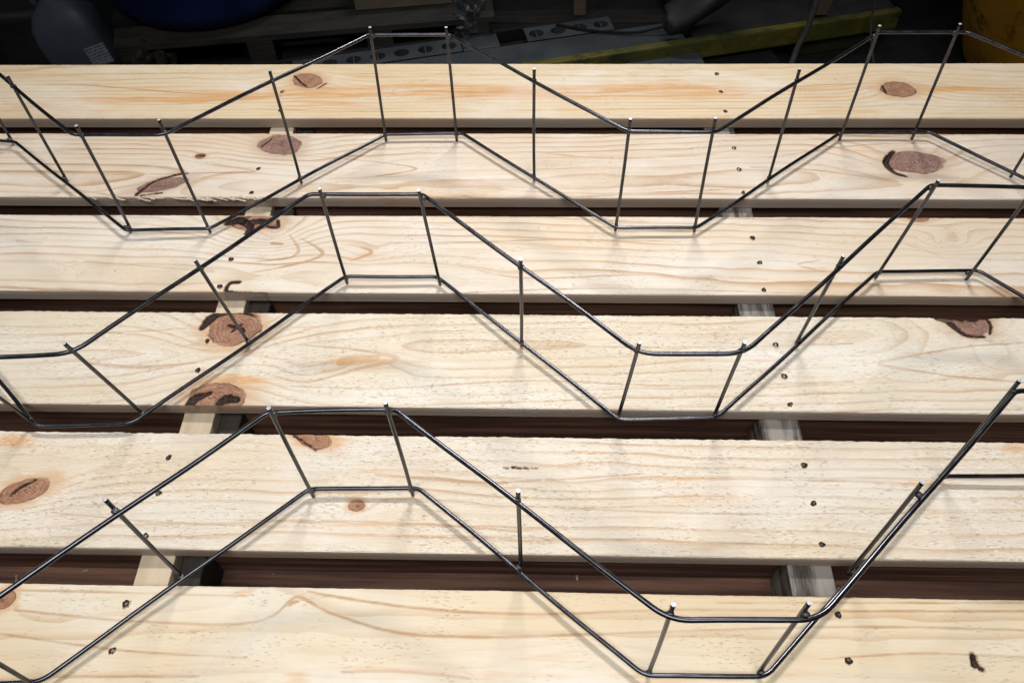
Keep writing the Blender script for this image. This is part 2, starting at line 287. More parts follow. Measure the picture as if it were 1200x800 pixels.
SW = [[], [(-.28, .895, .09, .022, 1.6)], [(-.372, .757, .055, .030, 3.6), (.554, .760, .035, .020, 2.6), (-.225, .735, .03, .018, 1.5)],
      [(-.200, .555, .06, .026, 2.2), (.560, .580, .10, .032, 2.6), (-.33, .54, .04, .03, 1.2)], [(.02, .40, .10, .02, 1.0)], [(-.265, .282, .055, .028, 1.7), (.03, .20, .08, .03, 1.5)]]
STROKE_BARK = {
 0: [[(-0.3971, 1.1213, 0.8), (-0.3844, 1.1055, 1), (-0.371, 1.0922, 0.6)], [(0.5464, 1.0932, 1.2), (0.5475, 1.076, 1)], [(-0.3536, 1.0878, 0.4), (-0.3418, 1.101, 0.5)]] ,
 1: [[(0.5247, 0.9384, 2.2), (0.5085, 0.9162, 3.2), (0.5154, 0.8951, 2.2), (0.5313, 0.8862, 0.8)], [(-0.5762, 0.8445, 1.8), (-0.5589, 0.8712, 1), (-0.5291, 0.8857, 0.9), (-0.5132, 0.8894, 0.5)], [(-0.5695, 0.8428, 0.6), (-0.5398, 0.8482, 0.5)], [(-0.51, 0.9267, 0.7), (-0.4988, 0.9286, 1)], [(-0.4162, 0.9479, 0.8), (-0.4041, 0.9654, 0.6)]] ,
 2: [[(-0.4313, 0.7882, 3), (-0.4146, 0.7942, 5), (-0.3976, 0.7828, 4), (-0.3996, 0.7698, 2)], [(-0.395, 0.7927, 3.5), (-0.3793, 0.7927, 3.5)], [(-0.379, 0.7911, 1.2), (-0.3725, 0.7829, 1.2), (-0.3585, 0.7814, 1.4), (-0.3607, 0.7928, 1.4)], [(-0.3906, 0.6814, 1.6), (-0.4021, 0.6795, 1.4), (-0.4043, 0.666, 1.8), (-0.3905, 0.6632, 2.6), (-0.3717, 0.6619, 3), (-0.351, 0.6621, 1.5)]] ,
 3: [[(-0.4206, 0.6059, 2.5), (-0.4141, 0.6195, 4.5), (-0.4041, 0.6265, 2.2), (-0.3806, 0.6314, 1.4), (-0.3559, 0.6242, 0.5)], [(-0.3878, 0.6102, 1.2), (-0.3739, 0.6063, 2.2), (-0.3662, 0.601, 1.2)], [(-0.3813, 0.6009, 0.9), (-0.3718, 0.6117, 0.9)], [(-0.3872, 0.5094, 1.8), (-0.4035, 0.5008, 4.2), (-0.4056, 0.489, 3.5), (-0.3898, 0.4868, 2.2)], [(-0.3725, 0.4953, 3.2), (-0.3647, 0.5013, 4.5), (-0.3533, 0.5002, 3.2)], [(0.5005, 0.6306, 1.2), (0.5139, 0.6285, 4), (0.5203, 0.6148, 2.8), (0.5303, 0.6031, 1.4), (0.5504, 0.6013, 0.9)], [(0.5632, 0.6299, 0.7), (0.5646, 0.6179, 0.9), (0.5591, 0.606, 0.7)]] ,
 4: [[(-0.0340, 0.4156, -.3), (-0.0290, 0.4150, .3)], [(-0.0240, 0.4158, .3), (-0.0150, 0.4150, .5)], [(-0.0120, 0.4158, .2), (-0.0060, 0.4150, .2)], [(-0.0030, 0.4156, -.2), (0.0050, 0.4152, -.3)], [(-0.5755, 0.3739, 0.5), (-0.5692, 0.3823, 1.0), (-0.5549, 0.3928, 0.6)], [(-0.2753, 0.4528, 0.6), (-0.2475, 0.4344, 0.5)]] ,
 5: [[(0.421, 0.2218, 2), (0.4202, 0.214, 2.4)], [(0.4241, 0.211, 1.2), (0.426, 0.2095, 1.2)]] ,
}
STROKE_LATE = {
 0: [[(-0.312, 1.0682, 1.6), (-0.1765, 1.0811, 3), (-0.0574, 1.0745, 1.6), (0.1403, 1.0786, 1.2)], [(-0.8365, 1.0995, 0.6), (-0.7364, 1.0972, 1.4), (-0.5906, 1.0793, 1), (-0.4494, 1.0683, 0.8)], [(-0.1748, 1.0617, 1), (-0.0397, 1.0723, 2), (0.0416, 1.0765, 0.8)], [(0.3098, 1.0699, 0.5), (0.4206, 1.0934, 1.2), (0.5426, 1.0997, 0.6)], [(0.5949, 1.0953, 2), (0.6595, 1.0887, 2), (0.7249, 1.0865, 0.8)], [(-0.4427, 1.0364, 0.6), (-0.1721, 1.0301, 0.8), (0.3584, 1.0405, 0.6)], [(-0.8892, 1.1245, 0.5), (-0.462, 1.1282, 0.6), (0.2344, 1.1178, 0.6)], [(-0.5686, 1.0491, 0.6), (-0.4998, 1.0597, 1.6), (-0.4081, 1.0683, 1.5)]] ,
 1: [[(-0.6394, 0.8854, 0.5), (-0.4375, 0.8915, 1.2), (-0.4235, 0.8971, 0.8), (-0.4928, 0.9098, 0.5)], [(-0.3821, 0.9327, 0.4), (-0.2383, 0.9142, 0.7), (-0.1761, 0.8996, 1.6), (-0.2345, 0.8831, 0.8)], [(0.0143, 0.9335, 0.5), (0.1148, 0.9226, 0.8), (0.266, 0.9322, 0.6)], [(-0.0838, 0.8588, 0.6), (0.0869, 0.849, 0.8), (0.3297, 0.8621, 0.7)], [(0.3398, 0.925, 0.6), (0.4825, 0.9534, 0.8), (0.596, 0.9574, 0.6)], [(0.3119, 0.9047, 1.6), (0.4089, 0.8978, 1.0), (0.5012, 0.8767, 0.6)], [(-0.7076, 0.8617, 0.5), (-0.5865, 0.8375, 0.6)], [(-0.787, 0.9356, 0.6), (-0.6702, 0.9397, 0.9)]] ,
 2: [[(-0.3387, 0.766, 1), (-0.3215, 0.7386, 2.4), (-0.3339, 0.7238, 1.6), (-0.3733, 0.7182, 0.8)], [(-0.3226, 0.7606, 0.8), (-0.2883, 0.735, 2.4), (-0.3033, 0.7205, 1.6), (-0.3437, 0.7063, 1.0), (-0.3746, 0.6994, 0.6)], [(-0.2652, 0.7515, 0.5), (-0.2422, 0.7463, 0.8), (-0.2217, 0.7353, 2.5), (-0.2492, 0.719, 0.8)], [(-0.3613, 0.7508, 2), (-0.3469, 0.7494, 2.5)], [(0.4837, 0.7593, 0.6), (0.5239, 0.7411, 0.8), (0.5437, 0.7246, 0.5)], [(0.3748, 0.7249, 0.5), (0.3455, 0.7172, 0.8), (0.3765, 0.7056, 0.5)], [(-0.1483, 0.7506, 0.7), (0.014, 0.7595, 0.8), (0.1985, 0.7575, 0.7)], [(-0.0764, 0.7052, 0.7), (-0.0085, 0.6909, 0.8), (0.148, 0.698, 0.8), (0.3023, 0.6919, 0.6)], [(-0.1408, 0.6624, 0.5), (0.0802, 0.6742, 0.7), (0.3527, 0.6679, 0.6)], [(-0.7162, 0.7534, 2.5), (-0.6786, 0.7489, 0.6)], [(-0.608, 0.7165, 0.5), (-0.4291, 0.6996, 0.6)]] ,
 3: [[(-0.2932, 0.5806, 0.5), (-0.2177, 0.5736, 1.2), (-0.1688, 0.5613, 3), (-0.2139, 0.5457, 2), (-0.2732, 0.5265, 1), (-0.3162, 0.5346, 0.5)], [(-0.2362, 0.5555, 6), (-0.195, 0.561, 5)], [(0.413, 0.5587, 1.5), (0.4894, 0.5436, 1.2), (0.5761, 0.5349, 1)], [(0.4139, 0.5624, 1.5), (0.5167, 0.5849, 0.9), (0.5961, 0.5934, 0.8)], [(-0.2927, 0.5202, 0.5), (-0.1795, 0.5178, 0.9), (-0.0067, 0.5307, 0.8), (0.1753, 0.5255, 0.7), (0.3771, 0.5338, 0.9)], [(0.0137, 0.5824, 0.6), (0.2017, 0.5817, 0.8), (0.3896, 0.59, 0.7)], [(-0.6736, 0.5873, 0.5), (-0.5457, 0.5966, 0.7), (-0.4388, 0.6043, 0.6)], [(-0.5521, 0.5508, 1.5), (-0.4867, 0.5452, 2.5), (-0.4146, 0.5523, 1)], [(-0.157, 0.6017, 0.5), (0.0777, 0.6106, 0.6)]] ,
 4: [[(-0.1178, 0.4504, 0.6), (-0.0059, 0.4508, 0.8), (0.1195, 0.4459, 0.7), (0.3102, 0.4451, 0.6)], [(-0.1758, 0.4045, 0.5), (-0.1023, 0.4003, 2.0), (-0.0362, 0.3971, 1.2), (0.117, 0.4096, 0.7)], [(0.0079, 0.369, 0.5), (0.1139, 0.3652, 0.9), (0.2497, 0.3643, 0.7), (0.502, 0.37, 0.6)], [(-0.3536, 0.3493, 0.5), (-0.1414, 0.3486, 0.8), (-0.0137, 0.34, 0.7)], [(-0.1763, 0.3346, 0.5), (0.0134, 0.3338, 0.7), (0.3319, 0.3295, 0.6)], [(0.1633, 0.4051, 0.5), (0.3115, 0.4041, 0.7), (0.5209, 0.4, 0.6)], [(-0.5236, 0.3546, 0.5), (-0.3896, 0.3448, 0.7), (-0.2229, 0.3416, 0.5)]] ,
 5: [[(-0.5231, 0.2493, 0.7), (-0.4191, 0.2412, 1), (-0.3321, 0.2385, 1.1), (-0.2894, 0.2393, 1.1), (-0.2595, 0.2482, 1), (-0.24, 0.2672, 1.6), (-0.2155, 0.2575, 1.2), (-0.1908, 0.2483, 1.2), (-0.132, 0.2335, 1.2), (-0.0595, 0.231, 1.3), (0.0241, 0.2339, 1.2), (0.1469, 0.2402, 0.9), (0.3137, 0.2473, 0.8), (0.4777, 0.2469, 0.9)], [(-0.2447, 0.261, 3), (-0.2363, 0.2629, 1)], [(-0.2295, 0.2735, 0.6), (-0.1936, 0.2674, 1), (-0.0976, 0.2567, 1.1), (0.0073, 0.2543, 1.1), (0.1489, 0.261, 1), (0.3003, 0.2622, 1), (0.4841, 0.2654, 0.9)], [(-0.1831, 0.1957, 1.2), (-0.1282, 0.1978, 1.4), (-0.0599, 0.1926, 1)], [(-0.4568, 0.1867, 1), (-0.3196, 0.1893, 1)], [(-0.5285, 0.2256, 0.6), (-0.3954, 0.2116, 0.8), (-0.2765, 0.2074, 0.6)], [(-0.5462, 0.2699, 0.8), (-0.4128, 0.2686, 0.9), (-0.2894, 0.2672, 0.6)], [(0.2744, 0.216, 0.5), (0.3731, 0.2233, 0.8), (0.4689, 0.2212, 0.8)], [(0.1836, 0.2684, 0.6), (0.4869, 0.2737, 0.7)]] ,
}

def stroke_field(X, Y, strokes, slope):
    out = np.full(X.shape, -9.0)
    for st in strokes:
        xs_ = [p[0] for p in st]; pad = .05
        for p, q in zip(st, st[1:]):
            ax, ay, wa = p; bx, by, wb = q
            dx, dy = bx - ax, by - ay; L2 = dx * dx + dy * dy + 1e-12
            t = np.clip(((X - ax) * dx + (Y - ay) * dy) / L2, 0, 1)
            d = np.sqrt((X - ax - t * dx) ** 2 + (Y - ay - t * dy) ** 2)
            out = np.maximum(out, ((wa + (wb - wa) * t) * .001 - d) / slope)
    return out
def smooth_path(st, n=5):
    if len(st) < 3: return st
    P = [st[0]] + list(st) + [st[-1]]; out = []
    for i in range(1, len(P) - 2):
        p0, p1, p2, p3 = (np.array(P[i + k]) for k in (-1, 0, 1, 2))
        for k in range(n):
            t = k / n; out.append(tuple(.5 * ((2 * p1) + (-p0 + p2) * t + (2 * p0 - 5 * p1 + 4 * p2 - p3) * t * t + (-p0 + 3 * p1 - 3 * p2 + p3) * t ** 3)))
    out.append(tuple(st[-1])); return out
def plank(i, parent):
    yf = FAR[i]; yn = yf - W; yc = (yf + yn) / 2
    ny = 88
    fine = np.zeros(4000); xg = np.linspace(X0, X1, 4000)
    for st in STROKE_BARK.get(i, []):
        for p in st: fine = np.maximum(fine, np.exp(-((xg - p[0]) / .022) ** 4))
    dens = 1 / .0027 + fine * (1 / .0012 - 1 / .0027); cum = np.concatenate([[0], np.cumsum((dens[1:] + dens[:-1]) / 2 * (xg[1] - xg[0]))])
    nx = int(cum[-1]); xs = np.interp(np.linspace(0, cum[-1], nx + 1), cum, xg)
    # loop of (y offset, z) round the section, top first
    top = [(-W / 2 + W * t / ny) for t in range(ny + 1)]
    e = .0014
    sec = []
    for k, yy in enumerate(top):
        zz = 0
        if k == 0: sec.append((-W / 2, -e * 1.3, 0)); sec.append((-W / 2 + e * .5, -e * .35, 0)); sec.append((-W / 2 + e * 1.4, 0, 1)); continue
        if k == ny: sec.append((W / 2 - e * 1.4, 0, 1)); sec.append((W / 2 - e * .5, -e * .35, 0)); sec.append((W / 2, -e * 1.3, 0)); continue
        sec.append((yy, 0, 1))
    sec += [(W / 2, -TH * .5, 0), (W / 2, -TH, 0), (-W / 2, -TH, 0), (-W / 2, -TH * .75, 0), (-W / 2, -TH * .5, 0)]
    ns = len(sec)
    SY = np.array([s[0] for s in sec]); SZ = np.array([s[1] for s in sec]); ST = np.array([s[2] for s in sec])
    X = np.repeat(xs[:, None], ns, 1); Y = np.repeat(SY[None, :], nx + 1, 0) + yc; Z = np.repeat(SZ[None, :], nx + 1, 0)
    # edges wander a little
    wan = .0016 * vnoise(xs, xs * 0 + i, 11 + i, 1.7, 1) + .0007 * vnoise(xs, xs * 0, 21 + i, 14, 1)
    wan2 = .0016 * vnoise(xs, xs * 0 + i, 31 + i, 1.9, 1) + .0007 * vnoise(xs, xs * 0, 41 + i, 16, 1)
    fr = (Y - yn) / W
    Y = Y + wan[:, None] * (1 - fr) + wan2[:, None] * fr
    ragf = .0008 * (vnoise(xs, xs * 0, 55 + i, 120, 1) + vnoise(xs, xs * 0, 65 + i, 300, 1)) * (0.4 + FUZZ[i])
    Y = Y + ragf[:, None] * np.clip((fr - .97) / .03, 0, 1)
    Z = Z + (.0009 * vnoise(X, Y, 71 + i, 2.3, 9) + .0004 * vnoise(X, Y, 81 + i, 30, 60)) * ST[None, :]
    # fields
    po, pd, pw, sp, sl = PITH[i]
    D = np.abs(pd + pw * 2 * vnoise(X, X * 0, 91 + i, 1.25, 1) + .25 * pw * vnoise(X, Y, 95 + i, 6, 12))
    off = po + sl * X + pw * 1.6 * vnoise(X, X * 0, 101 + i, 1.6, 1)
    Rr = np.sqrt((Y - yc - off) ** 2 + D ** 2)
    knot = np.full(X.shape, 3.0); kt = np.zeros(X.shape)
    for (kx, ky, rx, ry, ro, ty, pull) in KN[i]:
        rx *= 1.12; ry *= 1.14
        dx = X - kx; dy = Y - ky; a = dx * math.cos(ro) + dy * math.sin(ro); b = -dx * math.sin(ro) + dy * math.cos(ro)
        d = np.sqrt((a / rx) ** 2 + (b / ry) ** 2)
        infl = np.exp(-((a / (rx * 2.4)) ** 2 + (b / (ry * 1.9)) ** 2))
        Rr = Rr + pull * sp * 2.0 * infl
        better = d < knot; knot = np.where(better, d, knot); kt = np.where(better, ty, kt)
    for (kx, ky, rx, ry, am) in SW[i]:
        Rr = Rr + am * sp * np.exp(-(((X - kx) / rx) ** 2 + ((Y - ky) / ry) ** 2)) * (1 + .5 * vnoise(X, Y, 17, 40, 60))
    Rr = Rr + sp * .55 * vnoise(X, Y, 111 + i, 9, 22) + sp * .22 * vnoise(X, Y, 121 + i, 30, 60)
    bark = np.full(X.shape, -1.0)
    bark = np.maximum(bark, .17 + stroke_field(X, Y, [[(p[0], p[1], p[2] * 1.3 + .1) for p in smooth_path(q)] for q in STROKE_BARK.get(i, [])], .0065))
    late = np.clip(stroke_field(X, Y, [smooth_path(q) for q in STROKE_LATE.get(i, [])], .003), -3, 2)
    res = np.zeros(X.shape)
    for (kx, ky, rx, ry, st) in RS[i]:
        res = np.maximum(res, st * np.exp(-(((X - kx) / rx) ** 2 + ((Y - ky) / ry) ** 2)))
    Z = Z - .0035 * np.clip(bark * 1.4, 0, 1) * ST[None, :]
    Z = Z + .0006 * np.clip(1.1 - knot, 0, 1) * ST[None, :] * vnoise(X, Y, 7, 160, 160) * 2
    if i == 3:   # broken far edge beside the knot
        g = np.exp(-((X - .535) / .026) ** 2) * np.clip((fr - .88) / .12, 0, 1)
        Y = Y - .0060 * g * (1 + .8 * vnoise(X, Y, 3, 160, 1))
        Z = Z - .0030 * g * ST[None, :]
    if i == 2:
        g = np.exp(-((X + .378) / .020) ** 2) * np.clip((.10 - fr) / .10, 0, 1)
        Z = Z - .0030 * g * ST[None, :]
    V = np.stack([X, Y - yc, Z], -1).reshape(-1, 3)
    ii, kk = np.meshgrid(np.arange(nx), np.arange(ns), indexing='ij')
    a = ii * ns + kk; b = ii * ns + (kk + 1) % ns; c = (ii + 1) * ns + (kk + 1) % ns; d = (ii + 1) * ns + kk
    Fq = np.stack([a, d, c, b], -1).reshape(-1, 4)
    me = bpy.data.meshes.new('plank')
    nf = len(Fq); nv = len(V)
    me.vertices.add(nv); me.vertices.foreach_set('co', V.ravel())
    nl = nf * 4 + 2 * ns
    me.loops.add(nl)
    lv = np.concatenate([Fq.ravel(), np.arange(ns)[::1], (nx * ns + np.arange(ns))[::-1]])
    me.loops.foreach_set('vertex_index', lv.astype(np.int32))
    me.polygons.add(nf + 2)
    ls = np.concatenate([np.arange(nf) * 4, [nf * 4, nf * 4 + ns]]); me.polygons.foreach_set('loop_start', ls.astype(np.int32))
    me.update(calc_edges=True); me.validate()
    for nm, arr in (('ring', Rr / sp), ('knot', knot), ('ktype', kt), ('bark', bark), ('resin', res), ('late', late)):
        at = me.attributes.new(nm, 'FLOAT', 'POINT'); at.data.foreach_set('value', arr.ravel().astype(np.float32))
    me.polygons.foreach_set('use_smooth', np.ones(len(me.polygons), dtype=bool))
    try: me.set_sharp_from_angle(angle=math.radians(40))
    except Exception: pass
    mat = plank_mat('pine_plank_%d' % i, EARLY[i], LATE[i], FUZZ[i], LINEK[i], seed=i + 1, grainy=[1, 1, .8, .8, .8, .45][i])
    return link('plank', me, mat, parent, (0, yc, 0)), yc

pal = empty('timber_deck', (0, .64, -.19))
tag(pal, 'pale knotty pine deck of six rough planks nailed across two stringers', 'timber deck')
PL = []
for i in range(6):
    o, yc = plank(i, pal); o.location = (0, yc - .64, .19); PL.append((o, yc))

# torn splinters along the near edge of the second plank
sb = bmesh.new(); r9 = random.Random(9)
for k in range(34):
    x = -.650 + .27 * r9.random() ** .8; l = r9.uniform(.004, .032); h_ = r9.uniform(.0002, .0008); dy = -r9.uniform(.0005, .004); a_ = r9.uniform(-.25, .25)
    p = [Vector((x, -W / 2 + .0015, -.0005)), Vector((x + l * .4, -W / 2 + dy, .0006)), Vector((x + l, -W / 2 + dy * 1.4 + l * a_ * .3, -.0008 + r9.uniform(-.002, .0015)))]
    tv = [sb.verts.new(q + Vector((0, 0, h_))) for q in p]; bv = [sb.verts.new(q - Vector((0, .0006, h_))) for q in p]; cv = [sb.verts.new(q + Vector((0, .0012, 0))) for q in p]
    for a1, b1 in ((tv, bv), (bv, cv), (cv, tv)):
        for q in range(2): sb.faces.new((a1[q], a1[q + 1], b1[q + 1], b1[q]))
tag(bm_obj('torn_splinters', sb, simple('pale_splinter', (.55, .44, .32), (.78, .68, .54), 300, .8), PL[1][0]), kind='stuff')

# nails: steel head, torn rim, and a flat dark disc painting the hole's shade
M['nail_hole'] = simple('nail_hole_dark', (.012, .008, .006), (.05, .03, .02), 300, .8, 0, .2, .1)
M['nail_head'] = simple('nail_head_steel', (.05, .045, .04), (.22, .21, .20), 500, .4, .7, .4)
M['torn'] = simple('torn_fibre', (.34, .24, .15), (.66, .54, .40), 400, .8)
rnd = random.Random(4)
def nail_mesh(seed):
    r = random.Random(seed); bm = bmesh.new(); n = 14
    r0 = .0036; sq = r.uniform(.7, .95); ph = r.uniform(0, 6)
    ring = []; inner = []
    for k in range(n):
        a = 2 * math.pi * k / n; rr = r0 * (1 + r.uniform(-.18, .18)); rr2 = rr * (1.10 + r.uniform(0, .28))
        ring.append(bm.verts.new((rr * math.cos(a), rr * sq * math.sin(a), .0004)))
        inner.append(bm.verts.new((rr2 * math.cos(a), rr2 * sq * math.sin(a), -.0006)))
    f = bm.faces.new(ring); f.material_index = 0
    for k in range(n):
        f = bm.faces.new((inner[k], inner[(k + 1) % n], ring[(k + 1) % n], ring[k])); f.material_index = 2
        if r.random() < .35:
            ring[k].co.z += r.uniform(.0002, .0009)
    c = []
    for k in range(9):
        a = 2 * math.pi * k / 9
        c.append(bm.verts.new((.0019 * math.cos(a) + .0009 * math.cos(ph), .0013 * math.sin(a) + .0006 * math.sin(ph), .0009 + .0003 * math.cos(a + ph))))
    f = bm.faces.new(c); f.material_index = 1
    me = bpy.data.meshes.new('nail'); bm.to_mesh(me); bm.free()
    for k in (M['nail_hole'], M['nail_head'], M['torn']): me.materials.append(k)
    return me
NM = [nail_mesh(s) for s in range(6)]
NAILS = [(-0.4095, 1.1240), (-0.4088, 1.0791), (-0.4025, 1.0322), (-0.4099, 0.8989), (-0.4093, 0.8487), (-0.4099, 0.721), (-0.4137, 0.6732), (-0.4088, 0.5847), (-0.4096, 0.541), (-0.4128, 0.4225), (-0.412, 0.3784), (-0.4119, 0.329), (-0.4111, 0.2573), (-0.4105, 0.2114), (0.2899, 1.1244), (0.2909, 1.0784), (0.2913, 1.0302), (0.2929, 0.9455), (0.2939, 0.8992), (0.2933, 0.8516), (0.2934, 0.7644), (0.2957, 0.7199), (0.2939, 0.6731), (0.2947, 0.5865), (0.2971, 0.5402), (0.297, 0.5010), (0.2984, 0.4226), (0.2998, 0.3768), (0.2997, 0.3309), (0.3012, 0.2586), (0.3017, 0.2149)]
for k, (x, y) in enumerate(NAILS):
    for o, yc in PL:
        if abs(y - yc) < W / 2:
            link('nail', NM[k % 6], [], o, (x, y - yc, .0004), (0, 0, rnd.uniform(0, 6)))

# stringers under the planks and the brown boards of the lower face
M['str_light'] = simple('pale_sawn_timber', (.42, .33, .22), (.60, .50, .37), 30, .7, 0, .4, .25, (1, .15, 1))
M['str_grey'] = simple('weathered_grey_timber', (.045, .036, .030), (.25, .225, .195), 55, .75, 0, .6, .25, (1, .12, 1), 6, (.40, .60))
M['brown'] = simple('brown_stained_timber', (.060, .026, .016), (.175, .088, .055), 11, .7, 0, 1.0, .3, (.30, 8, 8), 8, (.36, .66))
for x, wd, mt in ((-.401, .037, 'str_light'), (.286, .046, 'str_grey')):
    bm_obj('stringer', box_bm(wd, .98, .068, .0015), M[mt], pal, (x, .665 - .64, -.0172 - .034 - .0012 + .19), (0, 0, .008 if x > 0 else .0))
bm_obj('block', box_bm(.026, .90, .060, .003), simple('shadow_dark_block', (.018, .015, .013), (.06, .048, .038), 30, .8, 0, .5, .2, (1, .2, 1)), pal, (-.366, .60 - .64, -.0172 - .034 - .006 + .19))  # dark bar beside the pale stringer, its side shadow painted into the colour
for k in range(7):
    y = 1.128 - k * .1755 + .010
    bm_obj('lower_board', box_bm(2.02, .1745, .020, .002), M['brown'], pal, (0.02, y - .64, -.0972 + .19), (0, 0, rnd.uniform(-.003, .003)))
    # raised ledge strip nailed on each lower board
    if k < 6:
        yb = (FAR[k] - W + .009 + .018) if k < 6 else 0
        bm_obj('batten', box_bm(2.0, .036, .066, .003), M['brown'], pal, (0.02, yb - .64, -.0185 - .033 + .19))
# sawdust and chips lying on the lower boards, seen through the gaps
db = bmesh.new(); r7 = random.Random(77)
for k in range(260):
    q = r7.randrange(6); y = FAR[q] - W - .0175 + r7.gauss(.004, .014); x = r7.uniform(-.8, .85); a_ = r7.uniform(0, 3.1); l = r7.uniform(.0008, .0035) * (2.2 if r7.random() < .08 else 1); w_ = l * r7.uniform(.15, .6)
    c_, s_ = math.cos(a_), math.sin(a_); z = -.0866
    vs = [db.verts.new((x + c_ * u * l - s_ * v * w_, y - .64 + s_ * u * l + c_ * v * w_, z + .19 + r7.uniform(0, .0008))) for u, v in ((-1, -1), (1, -1), (1, 1), (-1, 1))]
    top_ = db.verts.new((x, y - .64, z + .19 + .0014))
    for e_ in range(4): db.faces.new((vs[e_], vs[(e_ + 1) % 4], top_))
tag(bm_obj('sawdust', db, simple('pale_sawdust', (.20, .14, .09), (.38, .29, .19), 200, .9), pal), kind='stuff')
# legs carrying the deck
for x in (-.85, .9):
    t = empty('trestle', (x, .62, -.55))
    tag(t, 'brown timber trestle under the %s end of the pine deck' % ('left' if x < 0 else 'right'), 'trestle')
    bm_obj('beam', box_bm(.07, 1.1, .06, .004), M['brown'], t, (0, 0, .55 - .1075 - .031))
    for sy in (-.42, .42):
        bm_obj('leg', box_bm(.06, .06, .410, .004), M['brown'], t, (0, sy, .2055))

# ------------------------------------------------------------------ wire supports
def fillet(pts, rad, seg=7):
    P = [Vector(p) for p in pts]; out = [P[0]]
    for i in range(1, len(P) - 1):
        a, b, c = P[i - 1], P[i], P[i + 1]; u = (a - b).normalized(); v = (c - b).normalized()
        t = min(rad[i], (a - b).length * .45, (c - b).length * .45)
        p0 = b + u * t; p2 = b + v * t
        for k in range(seg + 1):
            s = k / seg; out.append((1 - s) ** 2 * p0 + 2 * s * (1 - s) * b + s * s * p2)
    out.append(P[-1]); return out
def subdivide(P, step, seed, amp):
    out = []; r = random.Random(seed)
    for a, b in zip(P, P[1:]):
        n = max(1, int((b - a).length / step))
        for k in range(n): out.append(a.lerp(b, k / n))
    out.append(P[-1])
    ph = [r.uniform(0, 6) for _ in range(4)]; s = 0
    res = []
    for k, p in enumerate(out):
        if k: s += (out[k] - out[k - 1]).length
        res.append(p + Vector((0, amp * math.sin(s * 31 + ph[0]) * .6, amp * math.sin(s * 23 + ph[1]) * .6)))
    return res
def tube_bm(P, r, n=12, bm=None, capmat=1):
    bm = bm or bmesh.new(); rings = []; up = Vector((0, 0, 1)); prev = None
    for i, p in enumerate(P):
        t = ((P[min(i + 1, len(P) - 1)] - P[max(i - 1, 0)])).normalized()
        if prev is None:
            ref = Vector((0, 1, 0)) if abs(t.z) > .7 else up
            nrm = (ref - t * ref.dot(t)).normalized()
        else: nrm = (prev - t * prev.dot(t)).normalized()
        prev = nrm; bi = t.cross(nrm)
        rings.append([bm.verts.new(p + (nrm * math.cos(2 * math.pi * k / n) + bi * math.sin(2 * math.pi * k / n)) * r) for k in range(n)])
    for a, b in zip(rings, rings[1:]):
        for k in range(n):
            f = bm.faces.new((a[k], a[(k + 1) % n], b[(k + 1) % n], b[k])); f.smooth = True
    for rg, fl in ((rings[0], True), (rings[-1], False)):
        f = bm.faces.new(rg[::-1] if fl else rg); f.material_index = capmat
    return bm
RW = .0024; RR = .0021
TXT = [('dark steel wire bar support farthest back, its top bends standing against the black background', 'farthest'),
       ('dark steel zigzag wire support in the middle, between the back and front ones', 'middle'),
       ('dark steel zigzag wire bar support nearest the camera, its bends reaching the lowest plank', 'nearest')]
